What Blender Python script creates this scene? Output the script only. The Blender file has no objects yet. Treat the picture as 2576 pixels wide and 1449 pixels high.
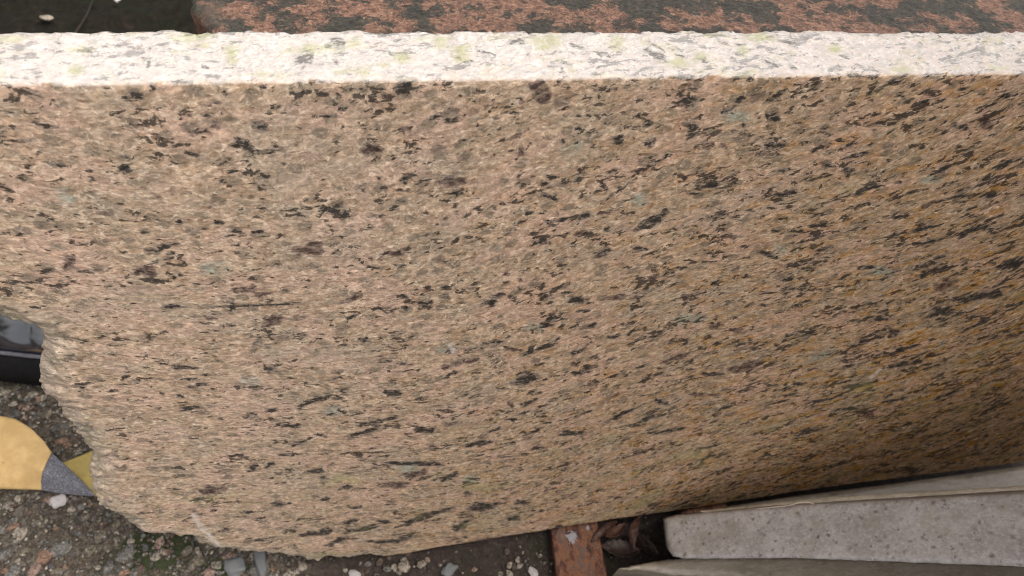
import bpy, bmesh, math, random
import numpy as np
from math import radians, sin, cos, pi
from mathutils import Vector, Matrix, noise
from mathutils.geometry import delaunay_2d_cdt

random.seed(7)
rng = np.random.default_rng(7)
SC = bpy.context.scene
COL = SC.collection

# ------------------------------------------------------------------ camera frame
# A hand-held phone looks down on a slab that leans on another one.  All lengths are metres.
F, CX, CY = 1860.0, 1288.0, 724.5            # focal length and centre, in units of a 2576 px wide picture
def nrm(v):
    v = np.array(v, float)
    return v / np.linalg.norm(v)
AX = nrm((10200, 644, 1860))                 # long axis of the slab seen from the camera (right, up, depth)
DN = np.array([-.093, -cos(radians(48)), sin(radians(48))])
DN = nrm(DN - DN.dot(AX) * AX)               # down the face of the slab
NB = np.cross(AX, DN)
if NB[1] < 0: NB = -NB                       # from the front face to the back
Z1 = .23
P0 = np.array([0, (CY - 197) / F * Z1, Z1])
T = .0284                                    # slab thickness
L = .342                                     # height of the face
LEAN = radians(7)
WX = np.array([1., 0, 0]); WY = np.array([0, cos(LEAN), -sin(LEAN)]); WZ = np.array([0, sin(LEAN), cos(LEAN)])
SL = np.array([WX, WY, WZ]).T                # slab axes in the world
M3 = SL @ np.array([AX, NB, -DN])            # camera (right, up, depth) -> world
SO = np.array([0, 0, .018])                  # foot of the face in the world
CAM = SO + WZ * L - M3 @ P0
def ray(p):
    return M3 @ np.array([(p[0] - CX) / F, -(p[1] - CY) / F, 1.])
def hit(p, o, n):
    r = ray(p); s = np.dot(np.array(o) - CAM, n) / np.dot(r, n)
    return CAM + r * s
def on_face(p, y=0.):                        # slab coordinates (x, z) of a point of the face
    q = SL.T @ (hit(p, SO + WY * y, WY) - SO)
    return (q[0], q[2])
def on_z(p, z=0.):
    return hit(p, (0, 0, z), np.array([0, 0, 1.]))
def at_depth(p, d):
    return CAM + ray(p) * d

cam_d = bpy.data.cameras.new('camera')
cam = bpy.data.objects.new('camera', cam_d); COL.objects.link(cam)
cam_d.sensor_width = 36; cam_d.lens = 36 * F / 2576
cam_d.clip_start = .01; cam_d.clip_end = 100
m = Matrix.Identity(4)
right, up, fwd = M3 @ [1, 0, 0], M3 @ [0, 1, 0], M3 @ [0, 0, 1]
for i in range(3):
    m[i][0] = right[i]; m[i][1] = up[i]; m[i][2] = -fwd[i]; m[i][3] = CAM[i]
cam.matrix_world = m
cam_d.dof.use_dof = True; cam_d.dof.focus_distance = .285; cam_d.dof.aperture_fstop = 19
SC.camera = cam
SC.cycles.filter_width = 1.0

# ------------------------------------------------------------------ light: a bright overcast sky
SUN_EL, SUN_AZ = radians(58), radians(116)     # azimuth from +Y, negative towards -X
w = bpy.data.worlds.new('World'); SC.world = w; w.use_nodes = True
nt = w.node_tree; bg = nt.nodes['Background']
sky = nt.nodes.new('ShaderNodeTexSky'); sky.sky_type = 'NISHITA'; sky.sun_disc = False
sky.sun_elevation = SUN_EL; sky.sun_rotation = SUN_AZ
sky.air_density = 1.0; sky.dust_density = 6; sky.ozone_density = 1
hs = nt.nodes.new('ShaderNodeHueSaturation'); hs.inputs['Saturation'].default_value = .22
nt.links.new(sky.outputs[0], hs.inputs['Color']); nt.links.new(hs.outputs[0], bg.inputs[0])
bg.inputs[1].default_value = .15
sd = bpy.data.lights.new('sun', 'SUN'); sd.energy = 1.5; sd.angle = radians(40); sd.color = (1, .965, .92)
sun = bpy.data.objects.new('sun', sd); COL.objects.link(sun)
sun.rotation_euler = Vector((sin(SUN_AZ) * cos(SUN_EL), cos(SUN_AZ) * cos(SUN_EL), sin(SUN_EL))).to_track_quat('Z', 'Y').to_euler()
vs = SC.view_settings
vs.view_transform = 'Standard'; vs.look = 'None'; vs.gamma = 1; vs.exposure = .90

# ------------------------------------------------------------------ node helpers
class NT:
    def __init__(s, name):
        s.m = bpy.data.materials.new(name); s.m.use_nodes = True
        s.t = s.m.node_tree; s.b = s.t.nodes['Principled BSDF']
    def new(s, typ, **k):
        n = s.t.nodes.new('ShaderNode' + typ)
        for a, v in k.items(): setattr(n, a, v)
        return n
    def put(s, sock, v):
        if v is None: return
        if hasattr(v, 'links') or isinstance(v, bpy.types.NodeSocket): s.t.links.new(v, sock)
        elif isinstance(v, (tuple, list)) and sock.type == 'RGBA' and len(v) == 3: sock.default_value = (*v, 1)
        else: sock.default_value = v
    def attr(s, name): return s.new('Attribute', attribute_name=name)
    def obj(s): return s.new('TexCoord').outputs['Object']
    def scale(s, v, xyz, loc=(0, 0, 0), rot=(0, 0, 0)):
        n = s.new('Mapping'); s.put(n.inputs['Vector'], v)
        n.inputs['Scale'].default_value = xyz; n.inputs['Location'].default_value = loc; n.inputs['Rotation'].default_value = rot
        return n.outputs[0]
    def noise(s, v, sc, det=4, rough=.55, dist=0, col=False):
        n = s.new('TexNoise'); s.put(n.inputs['Vector'], v)
        n.inputs['Scale'].default_value = sc; n.inputs['Detail'].default_value = det
        n.inputs['Roughness'].default_value = rough; n.inputs['Distortion'].default_value = dist
        return n.outputs['Color' if col else 'Fac']
    def vor(s, v, sc, feature='F1', out='Distance', rnd=1):
        n = s.new('TexVoronoi', feature=feature); s.put(n.inputs['Vector'], v)
        n.inputs['Scale'].default_value = sc; n.inputs['Randomness'].default_value = rnd
        return n.outputs[out]
    def math(s, op, a, b=None, c=None, clamp=False):
        n = s.new('Math', operation=op, use_clamp=clamp)
        s.put(n.inputs[0], a); s.put(n.inputs[1], b)
        if c is not None: s.put(n.inputs[2], c)
        return n.outputs[0]
    def vmath(s, op, a, b):
        n = s.new('VectorMath', operation=op); s.put(n.inputs[0], a)
        if op == 'SCALE': s.put(n.inputs['Scale'], b)
        else: s.put(n.inputs[1], b)
        return n.outputs[0]
    def step(s, v, lo, hi, a=0., b=1.):
        n = s.new('MapRange', interpolation_type='SMOOTHSTEP'); s.put(n.inputs[0], v)
        for i, x in enumerate((lo, hi, a, b)): s.put(n.inputs[i + 1], x)
        return n.outputs[0]
    def mix(s, f, a, b, mode='MIX'):
        n = s.new('Mix', data_type='RGBA', blend_type=mode); n.clamp_factor = True
        s.put(n.inputs[0], f); s.put(n.inputs[6], a); s.put(n.inputs[7], b)
        return n.outputs[2]
    def ramp(s, f, stops, interp='LINEAR'):
        n = s.new('ValToRGB'); s.put(n.inputs[0], f); r = n.color_ramp; r.interpolation = interp
        while len(r.elements) < len(stops): r.elements.new(.5)
        for e, (p, c) in zip(r.elements, stops):
            e.position = p; e.color = (*c, 1)
        return n.outputs[0]
    def sep(s, v):
        n = s.new('SeparateXYZ'); s.put(n.inputs[0], v); return n.outputs
    def comb(s, x, y, z):
        n = s.new('CombineXYZ'); s.put(n.inputs[0], x); s.put(n.inputs[1], y); s.put(n.inputs[2], z); return n.outputs[0]
    def warp(s, v, sc, amp, det=3):
        c = s.vmath('SUBTRACT', s.noise(v, sc, det, .6, col=True), (.5, .5, .5))
        return s.vmath('ADD', v, s.vmath('SCALE', c, amp))
    def bump(s, h, dist, strength=1., nin=None):
        n = s.new('Bump'); s.put(n.inputs['Height'], h); n.inputs['Distance'].default_value = dist
        n.inputs['Strength'].default_value = strength
        if nin is not None: s.put(n.inputs['Normal'], nin)
        return n.outputs[0]
    def done(s, col, rough=.6, nrm_=None, spec=.4):
        s.put(s.b.inputs['Base Color'], col); s.put(s.b.inputs['Roughness'], rough)
        s.put(s.b.inputs['Specular IOR Level'], spec)
        if nrm_ is not None: s.put(s.b.inputs['Normal'], nrm_)
        return s.m

# ------------------------------------------------------------------ materials
def cream_granite():
    g = NT('cream_granite')
    f0 = g.attr('foliation').outputs['Vector']
    zone = g.new('SeparateColor'); g.put(zone.inputs[0], g.attr('zone').outputs['Color'])
    top, frac, ochre = zone.outputs[0], zone.outputs[1], zone.outputs[2]
    mk = g.new('SeparateColor'); g.put(mk.inputs[0], g.attr('marks').outputs['Color'])
    f = g.warp(g.warp(f0, 90, .004, 2), 420, .0021, 6)
    fs = g.scale(f, (1, 1, 1.3))                    # grains are longer along the foliation
    # feldspar and quartz grains
    cell = g.vor(fs, 230, 'F1', 'Color'); cs = g.new('SeparateColor'); g.put(cs.inputs[0], cell)
    edge = g.vor(fs, 230, 'DISTANCE_TO_EDGE')
    cell2 = g.vor(g.scale(f, (1, 1, 1.8), (.3, .1, .2)), 520, 'F1', 'Color'); c2 = g.new('SeparateColor'); g.put(c2.inputs[0], cell2)
    n1_ = g.noise(g.scale(f, (.85, 1, 1.2), (1, 2, 7)), 170, 7, .70)
    base = g.ramp(n1_, [(.34, (.17, .125, .085)), (.44, (.27, .18, .115)), (.50, (.42, .275, .175)), (.57, (.57, .375, .24)), (.68, (.74, .55, .385))])
    fine = g.ramp(cs.outputs[0], [(0, (.27, .20, .135)), (.25, (.43, .285, .185)), (.5, (.53, .365, .255)), (.75, (.38, .29, .20)), (1, (.64, .49, .36))])
    base = g.mix(.55, base, fine)
    fine = g.ramp(c2.outputs[0], [(0, (.22, .16, .10)), (.35, (.45, .32, .21)), (.7, (.56, .41, .29)), (1, (.76, .63, .49))])
    base = g.mix(.30, base, fine)
    # broad drifts: pink, grey and honey
    d1 = g.noise(g.scale(f0, (1, 1, 1.7)), 32, 3, .5); d2 = g.noise(g.scale(f0, (1, 1, 1.4), (3, 1, 2)), 24, 3, .6)
    base = g.mix(g.step(d1, .46, .60, 0, .50), base, (.60, .39, .295))
    base = g.mix(g.step(d2, .5, .62, 0, .38), base, (.36, .30, .225))
    rust = g.noise(g.scale(f, (.8, 1, 2.2), (5, 2, 1)), 75, 6, .7)
    base = g.mix(g.math('MULTIPLY', g.step(rust, .47, .66), g.math('ADD', g.math('MULTIPLY', ochre, 1.1), .14)), base, (.42, .22, .07))
    # translucent grey-brown quartz eyes
    qv = g.scale(g.warp(f0, 420, .0026, 4), (1, 1, 1.35), (.7, .2, .9))
    q = g.vor(qv, 135, 'F1', 'Distance'); qc = g.new('SeparateColor'); g.put(qc.inputs[0], g.vor(qv, 135, 'F1', 'Color'))
    qm = g.math('MULTIPLY', g.step(q, .46, .32), g.step(qc.outputs[0], .46, .54))
    base = g.mix(g.math('MULTIPLY', qm, .80), base, g.ramp(qc.outputs[1], [(0, (.235, .175, .12)), (.5, (.28, .225, .155)), (1, (.19, .14, .105))]))
    # pale crackle along grain boundaries
    crack = g.step(edge, .10, .02)
    crk2 = g.noise(f0, 500, 2)
    cmask = g.step(g.noise(g.scale(f0, (1, 1, 1.4), (2, 9, 4)), 70, 4, .65), .44, .60, .12, 1)
    base = g.mix(g.math('MULTIPLY', g.math('MULTIPLY', crack, cmask), g.step(crk2, .38, .60, 0, .58)), base, (.76, .59, .44))
    wisp = g.noise(g.scale(f, (.85, 1, 1.3), (8, 8, 8)), 380, 6, .78)
    base = g.mix(g.step(wisp, .54, .66, 0, .65), base, (.82, .66, .49))
    base = g.mix(g.step(wisp, .46, .35, 0, .62), base, (.19, .13, .08))
    # biotite: wisps drawn out along the foliation, gathered in clusters
    clus = g.noise(g.scale(f0, (1, 1, 1.8), (1, 5, 3)), 42, 3, .6)
    bio = g.noise(g.scale(f, (.78, 1, 1.6), (2, 2, 2)), 235, 6, .68, .3)
    thr = g.math('ADD', g.math('MULTIPLY', clus, -.55), g.math('MULTIPLY', ochre, -.062))
    bm = g.step(g.math('ADD', bio, g.math('MULTIPLY', thr, -1)), .853, .912)
    spk = g.vor(g.scale(g.warp(f0, 900, .0016), (.8, 1, 1.5), (4, 4, 4)), 170, 'F1', 'Distance')
    sc_ = g.new('SeparateColor'); g.put(sc_.inputs[0], g.vor(g.scale(g.warp(f0, 900, .0016), (.8, 1, 1.5), (4, 4, 4)), 170, 'F1', 'Color'))
    sm = g.math('MULTIPLY', g.step(spk, g.math('ADD', .10, g.math('MULTIPLY', sc_.outputs[1], .13)), .09), g.step(sc_.outputs[0], .66, .69))
    dark = g.math('MAXIMUM', bm, sm)
    # the larger dark, wine-red and blue-green inclusions
    rag = g.math('SUBTRACT', g.noise(g.scale(f, (.7, 1, 1.5), (9, 0, 0)), 330, 6, .75), .5)
    rag2 = g.math('SUBTRACT', g.noise(g.scale(f, (.6, 1, 1.5), (3, 0, 8)), 480, 6, .8), .5)
    def mark(ch, lo, hi, r_, amp):
        return g.step(g.math('ADD', mk.outputs[ch], g.math('MULTIPLY', r_, g.math('MULTIPLY', g.step(mk.outputs[ch], 0, .12), amp))), lo, hi)
    halo = mark(0, .22, .50, rag, 2.2); mb = mark(0, .52, .74, rag2, 3.8)
    mrh = mark(1, .22, .50, rag, 2.2); mrc = mark(1, .66, .90, rag2, 3.6); mg = mark(2, .1, .7, rag, 2.0)
    base = g.mix(g.math('MULTIPLY', halo, .68), base, g.mix(g.step(bio, .42, .58), (.15, .12, .10), (.27, .215, .17)))
    base = g.mix(g.math('MULTIPLY', mrh, .70), base, g.mix(g.step(bio, .42, .58), (.11, .068, .058), (.22, .155, .13)))
    base = g.mix(g.math('MULTIPLY', mg, .75), base, g.mix(g.step(rag, -.08, .08), (.17, .185, .135), (.40, .41, .33)))
    dcol = g.ramp(g.noise(f, 800, 4, .7), [(.3, (.008, .007, .006)), (.55, (.024, .021, .018)), (.75, (.085, .068, .058))])
    # fine pepper
    pv = g.scale(g.warp(f, 900, .0012), (.75, 1, 1.4), (1, 6, 2)); pd_ = g.vor(pv, 330, 'F1', 'Distance'); pc = g.new('SeparateColor'); g.put(pc.inputs[0], g.vor(pv, 330, 'F1', 'Color'))
    pdens = g.math('SUBTRACT', g.math('SUBTRACT', .90, g.math('MULTIPLY', g.step(clus, .42, .62), .16)), g.math('MULTIPLY', ochre, .12))
    pm = g.math('MULTIPLY', g.step(pd_, g.math('ADD', .16, g.math('MULTIPLY', pc.outputs[1], .22)), .12), g.step(pc.outputs[0], pdens, g.math('ADD', pdens, .03)))
    pep = g.mix(pc.outputs[2], (.03, .026, .022), (.17, .12, .085))
    base = g.mix(g.math('MULTIPLY', pm, .85), base, pep)
    col = g.mix(g.math('MULTIPLY', dark, .88), base, dcol)
    col = g.mix(g.math('MULTIPLY', mrc, .85), col, (.050, .026, .021))
    col = g.mix(g.math('MULTIPLY', mb, .92), col, dcol)
    # crisp crystal facets
    gz = g.step(g.noise(g.scale(f, (.8, 1, 1.3), (7, 3, 1)), 640, 5, .85), .38, .62, .74, 1.18)
    fv = g.new('SeparateColor'); g.put(fv.inputs[0], g.vor(g.scale(f, (.7, 1, 1.5), (5, 5, 5)), 620, 'F1', 'Color'))
    gz = g.math('MULTIPLY', gz, g.math('ADD', .74, g.math('MULTIPLY', fv.outputs[0], .42)))
    col = g.vmath('SCALE', col, gz)
    hsn = g.new('HueSaturation'); g.put(hsn.inputs['Saturation'], g.math('ADD', .98, g.math('MULTIPLY', ochre, .28))); hsn.inputs['Value'].default_value = .90; g.put(hsn.inputs['Color'], col); col = hsn.outputs[0]
    # sawn, weathered top: bleached, with green algae
    tcol = g.mix(.60, col, (.86, .785, .74)); tcol = g.mix(g.step(g.noise(f0, 420, 4, .7), .45, .7, 0, .6), tcol, (.86, .82, .77))
    tcol = g.mix(g.step(g.noise(g.scale(f, (.7, 1, 1)), 95, 6, .7), .52, .68, 0, .55), tcol, (.47, .45, .20))
    tcol = g.mix(g.step(g.noise(g.scale(f, (.6, 1, 1)), 230, 7, .8), .44, .34, 0, .8), tcol, (.24, .215, .185))
    tcol = g.mix(g.math('MULTIPLY', mg, .62), tcol, (.44, .42, .17))
    tcol = g.mix(g.math('MULTIPLY', halo, .35), tcol, (.33, .30, .27))
    tcol = g.mix(g.math('MULTIPLY', g.math('MAXIMUM', mb, g.math('MULTIPLY', bm, .6)), .72), tcol, (.12, .105, .09))
    col = g.mix(top, col, tcol)
    fcol = g.mix(.35, col, (.62, .53, .42)); fcol = g.mix(g.step(g.noise(f0, 120, 4), .5, .7, 0, .45), fcol, (.33, .29, .15))
    col = g.mix(frac, col, fcol)
    low_ = g.sep(f0)[2]
    alg = g.noise(g.scale(f0, (1, 1, 1.3), (6, 6, 1)), 30, 4, .65)
    col = g.mix(g.math('MULTIPLY', g.step(alg, g.step(low_, .02, .20, .50, .62), .76, 0, .40), g.math('SUBTRACT', 1, top)), col, (.33, .31, .12))
    col = g.mix(g.math('MULTIPLY', g.attr('scratch').outputs['Fac'], g.step(g.noise(f0, 500, 4), .35, .55)), col, (.60, .52, .46))
    h = g.math('ADD', g.math('MULTIPLY', g.noise(g.scale(f, (.7, 1, 1.3)), 520, 6, .68), .8), g.math('MULTIPLY', cs.outputs[2], .25))
    n1 = g.bump(h, .0006, .35)
    n2 = g.bump(g.noise(f0, 420, 6, .75), .0030, .8, n1)
    g.put(n2.node.inputs['Strength'], g.math('MULTIPLY', g.math('MAXIMUM', top, frac), .8))
    return g.done(col, g.step(h, .3, .8, .62, .5), n2, .22)

def pink_granite():
    g = NT('pink_granite'); o = g.obj(); v = g.warp(o, 150, .010, 4); v2 = g.warp(o, 500, .002, 3)
    c = g.ramp(g.noise(v2, 300, 5, .7), [(.3, (.10, .052, .036)), (.5, (.27, .14, .09)), (.7, (.40, .23, .155))])
    c = g.mix(g.step(g.noise(g.scale(v2, (.4, 1, 1), rot=(0, 0, .6)), 600, 4, .7), .55, .75, 0, .6), c, (.42, .30, .22))
    grey = g.ramp(g.noise(v2, 420, 5, .7), [(.3, (.018, .018, .014)), (.6, (.075, .068, .05)), (.8, (.16, .14, .105))])
    c = g.mix(g.step(g.noise(g.warp(v, 260, .006, 5), 62, 6, .68), .485, .53, 0, .95), c, grey)
    c = g.mix(g.step(g.noise(g.scale(v2, (1, 1, 1), (2, 5, 1)), 210, 6, .75), .56, .61, 0, .85), c, grey)
    c = g.vmath('SCALE', c, g.step(g.noise(v2, 800, 5, .85), .38, .62, .34, 1.05)); d = g.vor(v2, 130, 'F1', 'Distance'); dc = g.new('SeparateColor'); g.put(dc.inputs[0], g.vor(v2, 130, 'F1', 'Color'))
    c = g.mix(g.math('MULTIPLY', g.step(d, g.math('ADD', .12, g.math('MULTIPLY', dc.outputs[1], .28)), .1), g.step(dc.outputs[0], .45, .5, 0, .85)), c, (.035, .031, .028))
    c = g.mix(g.step(g.noise(v2, 700, 4, .7), .42, .30, 0, .8), c, (.03, .026, .022))
    e = g.attr('rim').outputs['Fac']
    c = g.mix(g.math('MULTIPLY', e, g.step(g.noise(v2, 220, 4, .7), .35, .55)), c, grey)
    n = g.bump(g.noise(v2, 600, 6, .75), .002, .8)
    return g.done(c, .6, n, .3)

def stone_plain(name, a, b, sp, spot_s=230, rough=.45, stretch=(1, 1, 1), bstr=.3, thr=.62):
    g = NT(name); o = g.scale(g.obj(), stretch); v = g.warp(o, 300, .003, 4)
    c = g.mix(g.step(g.noise(o, 60, 5, .7), .35, .65), a, b)
    c = g.mix(g.step(g.noise(v, 600, 6, .8), .46, .64, 0, .5), c, (min(1, b[0] * 1.5), min(1, b[1] * 1.5), min(1, b[2] * 1.5)))
    c = g.mix(g.step(g.noise(g.scale(v, (1, 1, 1), (3, 3, 3)), 330, 6, .8), .47, .36, 0, .6), c, tuple(x * .55 for x in a))
    c = g.mix(g.step(g.noise(g.scale(o, (1, 1, 1), (8, 1, 2)), 70, 5, .7), .5, .66, 0, .45), c, (a[0] * .85, a[1] * .82, a[2] * .6))
    for i, s in enumerate(sp):
        vv = g.scale(g.warp(v, 700, .0022, 5), (1, 1, 1), (i * 3.1, i, 0)); q = g.vor(vv, spot_s, 'F1', 'Distance')
        cc = g.new('SeparateColor'); g.put(cc.inputs[0], g.vor(vv, spot_s, 'F1', 'Color'))
        clu = g.step(g.noise(g.scale(o, (1, 1, 1), (i, 7, 3)), 45, 2), .3, .5)
        mk = g.math('MULTIPLY', g.step(q, g.math('ADD', .12, g.math('MULTIPLY', cc.outputs[1], .26)), .05), g.step(cc.outputs[0], thr, thr + .04))
        c = g.mix(g.math('MULTIPLY', g.math('MULTIPLY', mk, clu), .74), c, s)
    n = g.bump(g.noise(v, 900, 5, .7), .0006, bstr)
    return g.done(c, rough, n, .4)

def ground_mat():
    g = NT('aggregate_concrete'); o = g.obj(); v = g.warp(o, 200, .004, 4)
    c = g.ramp(g.noise(v, 420, 6, .75), [(.32, (.018, .014, .009)), (.5, (.075, .058, .042)), (.62, (.15, .12, .09)), (.75, (.34, .29, .23))])
    q = g.vor(v, 330, 'F1', 'Color'); qs = g.new('SeparateColor'); g.put(qs.inputs[0], q)
    c = g.mix(g.step(qs.outputs[0], .6, .8, 0, .55), c, g.ramp(qs.outputs[1], [(0, (.13, .085, .055)), (.5, (.22, .18, .14)), (1, (.12, .115, .105))]))
    x = g.sep(o)[0]
    dirt = g.step(g.math('ADD', x, g.math('MULTIPLY', g.math('SUBTRACT', g.noise(o, 40, 4), .5), .08)), -.13, -.07)
    dc = g.ramp(g.noise(v, 260, 6, .75), [(.3, (.012, .008, .006)), (.55, (.050, .034, .027)), (.8, (.12, .085, .07))])
    c = g.mix(dirt, c, dc)
    moss = g.attr('moss').outputs['Fac']
    mm = g.step(g.math('ADD', moss, g.math('MULTIPLY', g.math('SUBTRACT', g.noise(v, 150, 5, .7), .5), 1.2)), .35, .6)
    c = g.mix(g.math('MULTIPLY', mm, .9), c, g.mix(g.noise(v, 900, 3), (.012, .018, .004), (.045, .06, .014)))
    c = g.mix(g.step(g.noise(o, 28, 4, .6), .52, .7, 0, .5), c, (.03, .032, .012))
    return g.done(c, .75, g.bump(g.noise(v, 520, 6, .75), .003, .9), .3)

def soil_mat():
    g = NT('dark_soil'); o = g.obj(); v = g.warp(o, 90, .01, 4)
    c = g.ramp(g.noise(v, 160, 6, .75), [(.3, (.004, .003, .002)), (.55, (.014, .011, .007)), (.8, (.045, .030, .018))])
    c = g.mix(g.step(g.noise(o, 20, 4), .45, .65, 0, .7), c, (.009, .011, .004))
    return g.done(c, .9, g.bump(g.noise(v, 240, 6, .75), .004, 1), .15)

def rust_mat():
    g = NT('rusty_steel'); o = g.obj(); v = g.warp(o, 120, .008, 4)
    c = g.ramp(g.noise(g.scale(v, (1.3, .6, 1)), 95, 6, .72), [(.36, (.03, .014, .012)), (.46, (.085, .035, .022)), (.53, (.19, .08, .038)), (.60, (.085, .06, .052)), (.74, (.24, .13, .075))])
    c = g.mix(g.step(g.noise(v, 330, 4, .7), .58, .7, 0, .45), c, (.16, .14, .14))
    w_ = g.attr('salt').outputs['Fac']
    c = g.mix(g.step(g.math('ADD', w_, g.math('MULTIPLY', g.math('SUBTRACT', g.noise(v, 420, 4, .7), .5), 1.6)), .45, .6), c, (.27, .245, .255))
    return g.done(c, .7, g.bump(g.noise(v, 260, 6, .75), .002, .9), .3)

def simple(name, col, rough=.5, spec=.5, ns=0, nb=0., var=.15, stretch=(1, 1, 1)):
    g = NT(name); o = g.scale(g.obj(), stretch)
    c = g.mix(g.step(g.noise(o, ns or 200, 5, .7), .3, .7), tuple(x * (1 - var) for x in col), tuple(min(1, x * (1 + var)) for x in col))
    return g.done(c, rough, g.bump(g.noise(o, (ns or 200) * 2, 4, .7), .001, nb) if nb else None, spec)

M_CREAM = cream_granite(); M_PINK = pink_granite()
M_GREY = stone_plain('pale_grey_granite', (.27, .242, .224), (.38, .342, .318), [(.085, .065, .022), (.065, .022, .03), (.05, .046, .042), (.11, .095, .045)], 190, thr=.5)
M_BROWN = stone_plain('grey_brown_stone', (.115, .088, .062), (.155, .122, .09), [(.08, .07, .05)], 260, .35, (.35, 1, 1), .25)
M_LEDGE = stone_plain('pale_ledge_stone', (.34, .28, .21), (.42, .35, .27), [(.17, .13, .08)], 320, .5, (.4, 1, 1))
M_BEIGE = stone_plain('beige_stone', (.22, .18, .135), (.29, .24, .185), [(.13, .12, .09)], 200, .4, (.3, 1, 1))
M_GROUND = ground_mat(); M_SOIL = soil_mat(); M_RUST = rust_mat()

# ------------------------------------------------------------------ mesh helpers
def link(name, me, mat, parent=None, smooth=False):
    o = bpy.data.objects.new(name, me); COL.objects.link(o)
    if mat is not None and not me.materials: me.materials.append(mat)
    if parent is not None: o.parent = parent
    if smooth: me.shade_smooth()
    return o
def mesh(name, v, f):
    me = bpy.data.meshes.new(name); me.from_pydata([tuple(map(float, p)) for p in v], [], [tuple(map(int, q)) for q in f]); me.update(); return me
def grid_mesh(name, P):                                   # P: rows x cols x 3
    r, c = P.shape[:2]
    i = np.arange(r * c).reshape(r, c)
    q = np.stack([i[:-1, :-1], i[:-1, 1:], i[1:, 1:], i[1:, :-1]], -1).reshape(-1, 4)
    me = bpy.data.meshes.new(name)
    me.vertices.add(r * c); me.vertices.foreach_set('co', P.reshape(-1).astype(np.float32))
    me.loops.add(q.size); me.loops.foreach_set('vertex_index', q.reshape(-1))
    me.polygons.add(len(q)); me.polygons.foreach_set('loop_start', np.arange(0, q.size, 4))
    me.update(calc_edges=True); me.validate(); return me
def tag(o, label, cat, group=None):
    o['label'] = label; o['category'] = cat
    if group: o['group'] = group
    return o
def fattr(me, name, vals):
    a = me.attributes.new(name, 'FLOAT', 'POINT'); a.data.foreach_set('value', np.asarray(vals, np.float32))
def resample(pts, step):
    out = []
    for a, b in zip(pts[:-1], pts[1:]):
        a = np.array(a, float); b = np.array(b, float); n_ = max(1, int(np.ceil(np.linalg.norm(b - a) / step)))
        out += [a + (b - a) * i / n_ for i in range(n_)]
    return out
def pnoise(x, y, z=0., s=1.):
    return noise.fractal(Vector((x * s, y * s, z * s)), .8, 2.1, 4)
def dist_poly(P, poly):
    d = np.full(len(P), 9.)
    for a, b in zip(poly[:-1], poly[1:]):
        a = np.array(a); ab = np.array(b) - a; t = np.clip(((P - a) @ ab) / max(1e-12, ab @ ab), 0, 1)
        d = np.minimum(d, np.linalg.norm(P - (a + t[:, None] * ab), axis=1))
    return d
def inside(G, loop):
    x, y = G[:, 0], G[:, 1]; ins = np.zeros(len(G), bool)
    for (x0, y0), (x1, y1) in zip(loop, np.roll(loop, -1, 0)):
        if y0 == y1: continue
        c = ((y0 > y) != (y1 > y)) & (x < (x1 - x0) * (y - y0) / (y1 - y0) + x0); ins ^= c
    return ins
def cdt_fill(loop, step, inset):
    """2D points and triangles that fill the loop with a fine even mesh"""
    loop = np.array(loop)
    lo, hi = loop.min(0), loop.max(0)
    xs = np.arange(lo[0], hi[0], step); ys = np.arange(lo[1], hi[1], step * .87)
    G = np.stack(np.meshgrid(xs, ys), -1).astype(float)
    G[1::2, :, 0] += step / 2; G = G.reshape(-1, 2)
    G = G[inside(G, loop)]
    G = G[dist_poly(G, list(loop) + [loop[0]]) > inset]
    P = np.vstack([loop, G]) if inset < 1 else loop; n_ = len(loop)
    r = delaunay_2d_cdt([Vector(p) for p in P], [], [list(range(n_))], 1, 1e-9, False)
    V_ = np.array([tuple(p) for p in r[0]]); T_ = np.array([t for t in r[2] if len(t) == 3])
    T_ = T_[inside(V_[T_].mean(1), loop)]
    return V_, T_.tolist(), n_

def fix_normals(me):
    bm = bmesh.new(); bm.from_mesh(me); bmesh.ops.recalc_face_normals(bm, faces=bm.faces); bm.to_mesh(me); bm.free()

# ------------------------------------------------------------------ ground and soil
gx = np.unique(np.concatenate([np.linspace(-6, -.42, 24), np.arange(-.42, .3, .0022), np.linspace(.3, 6, 26)]))
gy = np.unique(np.concatenate([np.linspace(-6, -.12, 24), np.arange(-.12, .21, .0022)]))
GX, GY = np.meshgrid(gx, gy)
GZ = np.array([[-.0015 + .0022 * noise.fractal(Vector((a * 55, b * 55, 1)), .9, 2.2, 4) if (-.43 < a < .31 and b > -.13) else -.002 for a in gx] for b in gy])
me = grid_mesh('concrete_ground', np.stack([GX, GY, GZ], -1))
mc = [(on_z((400, 1375)), .030), (on_z((560, 1449)), .022), (on_z((330, 1440)), .012)]
mo = np.zeros(GX.shape)
for c, r in mc: mo = np.maximum(mo, np.clip(1.2 - np.hypot((GX - c[0]) / r, (GY - c[1]) / (r * .8)), 0, 1))
fattr(me, 'moss', mo.reshape(-1))
GROUND = link('concrete_ground', me, M_GROUND, smooth=True); GROUND['kind'] = 'structure'
sx = np.unique(np.concatenate([np.linspace(-6, -.7, 16), np.arange(-.7, .1, .005), np.linspace(.1, 6, 20)]))
sy = np.unique(np.concatenate([[.2], np.arange(.2, .9, .005), np.linspace(.9, 6, 16)]))
SXg, SYg = np.meshgrid(sx, sy)
SZ = np.array([[-.008 + .010 * noise.fractal(Vector((a * 25, b * 25, 4)), .9, 2.2, 4) for a in sx] for b in sy])
SOIL = link('dark_soil', grid_mesh('dark_soil', np.stack([SXg, SYg, SZ], -1)), M_SOIL, smooth=True); SOIL['kind'] = 'structure'

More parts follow.
